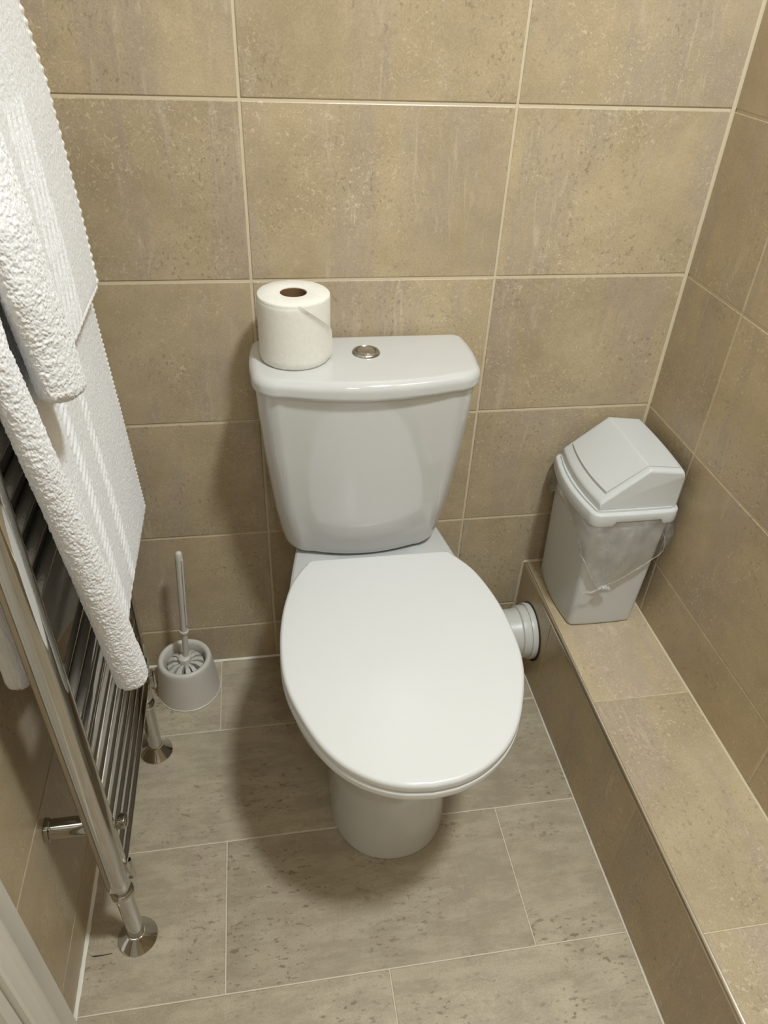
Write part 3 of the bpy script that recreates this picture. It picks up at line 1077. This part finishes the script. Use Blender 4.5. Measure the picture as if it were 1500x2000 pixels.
# ------------------------------------------------------------------ towels
def towel(name, label, group, P):
    """thick folded towel over the top bar: rows run up the front, over the bar and down the back; each row is a closed outline"""
    NF, NA, NB = P['nf'], 26, P['nb']
    ns = P['ns']

    def outline(p):
        y0, t, yc, vc, r = p
        e = P.get('long', 1.0)
        f_ = 1 + (e - 1) * 0.35
        ctrl = [(y0 - 0.001, 0.0), (y0 + 0.0005, t * 0.5), (y0 - 0.001, t), (y0 - 0.030, t * 1.03), ((y0 + yc) / 2, t), (yc + r * 1.55 * f_, t),
                (yc + r * 1.12 * f_, t + 0.2 * r), (yc + r * 0.92 * f_, vc + 0.28 * r), (yc + 0.55 * r * f_, vc + 0.80 * r), (yc, vc + r), (yc - 0.68 * r * e, vc + 0.74 * r), (yc - r * e, vc),
                (yc - 0.70 * r * e, vc - 0.7 * r), (yc, vc - r), (yc + 1.3 * r * f_, min(0.0, vc - r)), ((y0 + yc) / 2, 0.0), (y0 - 0.03, 0.0), (y0 - 0.001, 0.0)]
        cnt = [2, 2, 0.10, 0.36, 0.22, 0.08, 0.06, 0.08, 0.09, 0.09, 0.09, 0.08, 0.06, 0.06, 0.05, 0.05, 2]
        C_ = np.array(ctrl)
        out = []
        for i in range(len(C_) - 1):
            n_ = cnt[i] if cnt[i] >= 1 else max(3, int(cnt[i] * ns))
            p0, p1, p2, p3 = C_[max(i - 1, 0)], C_[i], C_[i + 1], C_[min(i + 2, len(C_) - 1)]
            tt = (np.arange(n_) / n_)[:, None]
            out.append(0.5 * (2 * p1 + (p2 - p0) * tt + (2 * p0 - 5 * p1 + 4 * p2 - p3) * tt ** 2 + (3 * p1 - p0 - 3 * p2 + p3) * tt ** 3))
        return np.concatenate(out)

    def spine(O, p):
        y0, t, yc, vc, r = p
        yy = np.clip(O[:, 0], yc, y0 - t / 2)
        k = np.clip((yc + r * 1.3 - yy) / (r * 1.3), 0, 1)
        return np.stack([yy, t / 2 + (vc - t / 2) * k], 1)

    rows_, dirs, lens = [], [], []
    zt, xb, rb_ = P['ztop'], P['xbar'], P['rbar']
    for i in range(NF):
        l = i / (NF - 1)
        zr_ = P['hem'] + (zt - P['hem']) * l
        p = [interp(zr_, P['z'], P[c]) for c in ('y0', 't', 'yc', 'vc', 'r')]
        O = outline(p)
        q_ = l * (zt - P['hem']) / P['er']
        if q_ < 1:
            s_ = math.sqrt(max(0.0, 1 - (1 - q_) ** 2)) * 0.97 + 0.03
            sp_ = spine(O, p)
            O = sp_ + (O - sp_) * s_
        hemz = np.interp(O[:, 0], P['hem_y'], P['hem_z'])
        z = hemz + (zt - hemz) * l
        xin = np.interp(z, P['z'], P['x'])
        rows_.append(np.stack([xin + O[:, 1], O[:, 0], z], 1))
    pT = [interp(zt, P['z'], P[c]) for c in ('y0', 't', 'yc', 'vc', 'r')]
    pB = P['back']
    for i in range(1, NA + 1):
        a = math.pi * i / NA
        f = i / NA
        p = [pT[k] + (pB[k] - pT[k]) * f for k in range(5)]
        O = outline(p)
        rr_ = rb_ + O[:, 1]
        rows_.append(np.stack([xb + rr_ * math.cos(a), O[:, 0], zt + rr_ * math.sin(a)], 1))
    for i in range(1, NB + 1):
        l = i / NB
        O = outline(pB)
        hemz = np.interp(O[:, 0], P['bhem_y'], P['bhem_z'])
        q_ = (1 - l) * (zt - P['bhem_z'][0]) / P['er']
        if q_ < 1:
            s_ = math.sqrt(max(0.0, 1 - (1 - q_) ** 2)) * 0.97 + 0.03
            sp_ = spine(O, pB)
            O = sp_ + (O - sp_) * s_
        z = zt + (hemz - zt) * l
        x = xb - rb_ - O[:, 1] - P['bout'] * np.clip((zt - z) / 0.25, 0, 1)
        rows_.append(np.stack([x, O[:, 0], z], 1))
    A = np.array(rows_)                        # rows, n, 3
    R_, n_ = A.shape[:2]
    # normals
    du = np.roll(A, -1, 1) - np.roll(A, 1, 1)
    dv = np.gradient(A, axis=0)
    nn_ = np.cross(du, dv)
    nn_ /= np.linalg.norm(nn_, axis=2)[:, :, None] + 1e-12
    # outward test on the front face
    if nn_[NF // 2, :, 0][np.argmax(A[NF // 2, :, 0])] < 0:
        nn_ = -nn_
    X, Y, Z = A[..., 0], A[..., 1], A[..., 2]
    f1 = 1 / P['loop']
    wx, wy, wz = [vnoise(X * 300 + o, Y * 300, Z * 300 + o) * 0.0012 for o in (3, 17, 41)]
    tw = vnoise((X + wx) * f1, (Y + wy) * f1, (Z + wz) * f1)
    tf = vnoise(X * f1 * 2.1 + 9, Y * f1 * 2.1, Z * f1 * 2.1)
    lowf = vnoise(X * 28, Y * 22, Z * 16)
    y0r = np.interp(Z, P['z'], P['y0'])
    d_edge = y0r - Y
    front = (np.arange(R_)[:, None] < NF) & (nn_[..., 0] > 0.2)
    sm = lambda a, lo, hi: np.clip((a - lo) / (hi - lo), 0, 1)
    flat = (1 - sm(d_edge, P['flat'], P['flat'] + 0.02)) * front
    herr = np.zeros_like(Z)
    for c_, w_, pit_, sl_ in P['cols']:
        s_ = (d_edge - c_) / w_
        h_ = np.sin(2 * np.pi * (Z / pit_ + s_ * sl_))
        herr += np.clip(h_, -0.6, 1) * np.sqrt(np.clip(1 - (2 * s_) ** 2, 0, 1)) * front
    amp = 1 - P['calm'] * flat
    disp = (tw * 0.00078 + tf * 0.0007) * P['amp'] * amp + lowf * 0.0012 + herr * P['hamp']
    A = A + nn_ * disp[..., None]
    V_ = A.reshape(-1, 3)
    org = np.array([P['xbar'], -0.4, zt])
    i_, j_ = np.meshgrid(np.arange(R_ - 1), np.arange(n_), indexing='ij')
    a0_ = (i_ * n_ + j_).ravel()
    a1_ = (i_ * n_ + (j_ + 1) % n_).ravel()
    F_ = np.stack([a0_, a1_, a1_ + n_, a0_ + n_], 1)
    root = thing(name, label, 'towel', tuple(org), group)
    fast_mesh('cloth', V_ - org, F_, m_terry, root)
    # overcast stitches along the free side edge: bead-like bumps
    ez = np.linspace(P['hem_z'][-1] + 0.004, zt - 0.005, int((zt - P['hem_z'][-1]) / 0.0016))
    lp_ = []
    sp_ = P['stitch']
    for z in ez:
        y_ = interp(z, P['z'], P['y0'])
        x_ = interp(z, P['z'], P['x']) + interp(z, P['z'], P['t']) / 2
        k_ = 0.5 + 0.5 * math.sin(2 * math.pi * z / sp_)
        rr_ = 0.0040 + 0.0020 * k_
        lp_.append([(x_ - org[0] + 0.92 * rr_ * math.cos(a), y_ + 0.0005 - org[1] + rr_ * 1.05 * math.sin(a), z - org[2] + 0.35 * rr_ * math.cos(a)) for a in np.linspace(0, 2 * math.pi, 12, endpoint=False)])
    mesh('edge_stitching', *loft(lp_), m_weave, root)
    # sewn hem along the bottom of the flat face
    hp_ = []
    ys_ = np.linspace(P['hem_y'][-1] - 0.002, P['hem_end'], 60)
    for y in ys_:
        z = interp(y, P['hem_y'], P['hem_z'])
        x = interp(z, P['z'], P['x']) + interp(z, P['z'], P['t']) / 2
        hp_.append((x - org[0], y - org[1], z - org[2] + 0.004))
    mesh('hem', *tube(hp_, [0.0036 + 0.0005 * math.sin(i * 1.9) for i in range(60)], 12), m_weave, root)
    return root


towel('bath_towel', 'large white terry bath towel hanging lowest on the chrome radiator, behind the smaller one', None, dict(
    nf=720, nb=150, ns=560, ztop=1.224, xbar=-0.2350, rbar=0.0135, er=0.016, hem=0.530, bout=0.030,
    z=[0.50, 0.55, 0.73, 0.89, 1.00, 1.12, 1.224],
    x=[-0.1975, -0.1970, -0.2060, -0.2150, -0.2190, -0.2212, -0.2215],
    y0=[-0.170, -0.170, -0.170, -0.170, -0.190, -0.215, -0.250],
    t=[0.009, 0.009, 0.009, 0.008, 0.008, 0.008, 0.008],
    yc=[-0.492, -0.496, -0.517, -0.540, -0.550, -0.535, -0.520],
    vc=[0.019, 0.018, 0.0165, 0.0145, 0.010, 0.008, 0.006],
    r=[0.0205, 0.0205, 0.0185, 0.0165, 0.0130, 0.0090, 0.0060],
    hem_y=[-0.53, -0.47, -0.44, -0.36, -0.17], hem_z=[0.511, 0.514, 0.533, 0.546, 0.546], hem_end=-0.46,
    back=(-0.255, 0.010, -0.548, 0.008, 0.012), bhem_y=[-0.57, -0.55, -0.31, -0.25], bhem_z=[0.590, 0.580, 0.470, 0.440],
    flat=0.26, calm=0.35, cols=[(0.163, 0.030, 0.0125, 0.9), (0.238, 0.030, 0.0125, 0.9)], hamp=0.0014, loop=0.0028, amp=0.95, stitch=0.0070))
towel('hand_towel', 'smaller white terry towel hanging in front, its lower edge well above the bath towel hem', None, dict(
    nf=340, nb=50, ns=560, ztop=1.224, xbar=-0.2350, rbar=0.0270, er=0.016, hem=0.905, bout=0.020,
    z=[0.87, 0.92, 0.97, 1.02, 1.08, 1.15, 1.224],
    x=[-0.1945, -0.1955, -0.1975, -0.1995, -0.2025, -0.2055, -0.2080],
    y0=[-0.200, -0.200, -0.200, -0.202, -0.205, -0.214, -0.250],
    t=[0.007] * 7,
    yc=[-0.484, -0.486, -0.492, -0.502, -0.505, -0.500, -0.490], long=2.0,
    vc=[0.0165, 0.0165, 0.0165, 0.0165, 0.0160, 0.0130, 0.008],
    r=[0.0215, 0.0215, 0.0215, 0.0210, 0.0205, 0.0170, 0.0100],
    hem_y=[-0.53, -0.46, -0.42, -0.37, -0.20], hem_z=[0.924, 0.911, 0.913, 0.918, 0.918], hem_end=-0.43,
    back=(-0.262, 0.007, -0.500, 0.005, 0.006), bhem_y=[-0.51, -0.25], bhem_z=[1.02, 1.02],
    flat=0.20, calm=0.50, cols=[(0.118, 0.016, 0.034, 1.6), (0.136, 0.016, 0.034, 1.6), (0.154, 0.016, 0.034, 1.6), (0.172, 0.016, 0.034, 1.6)], hamp=0.0017, loop=0.0028, amp=0.95, stitch=0.0105))
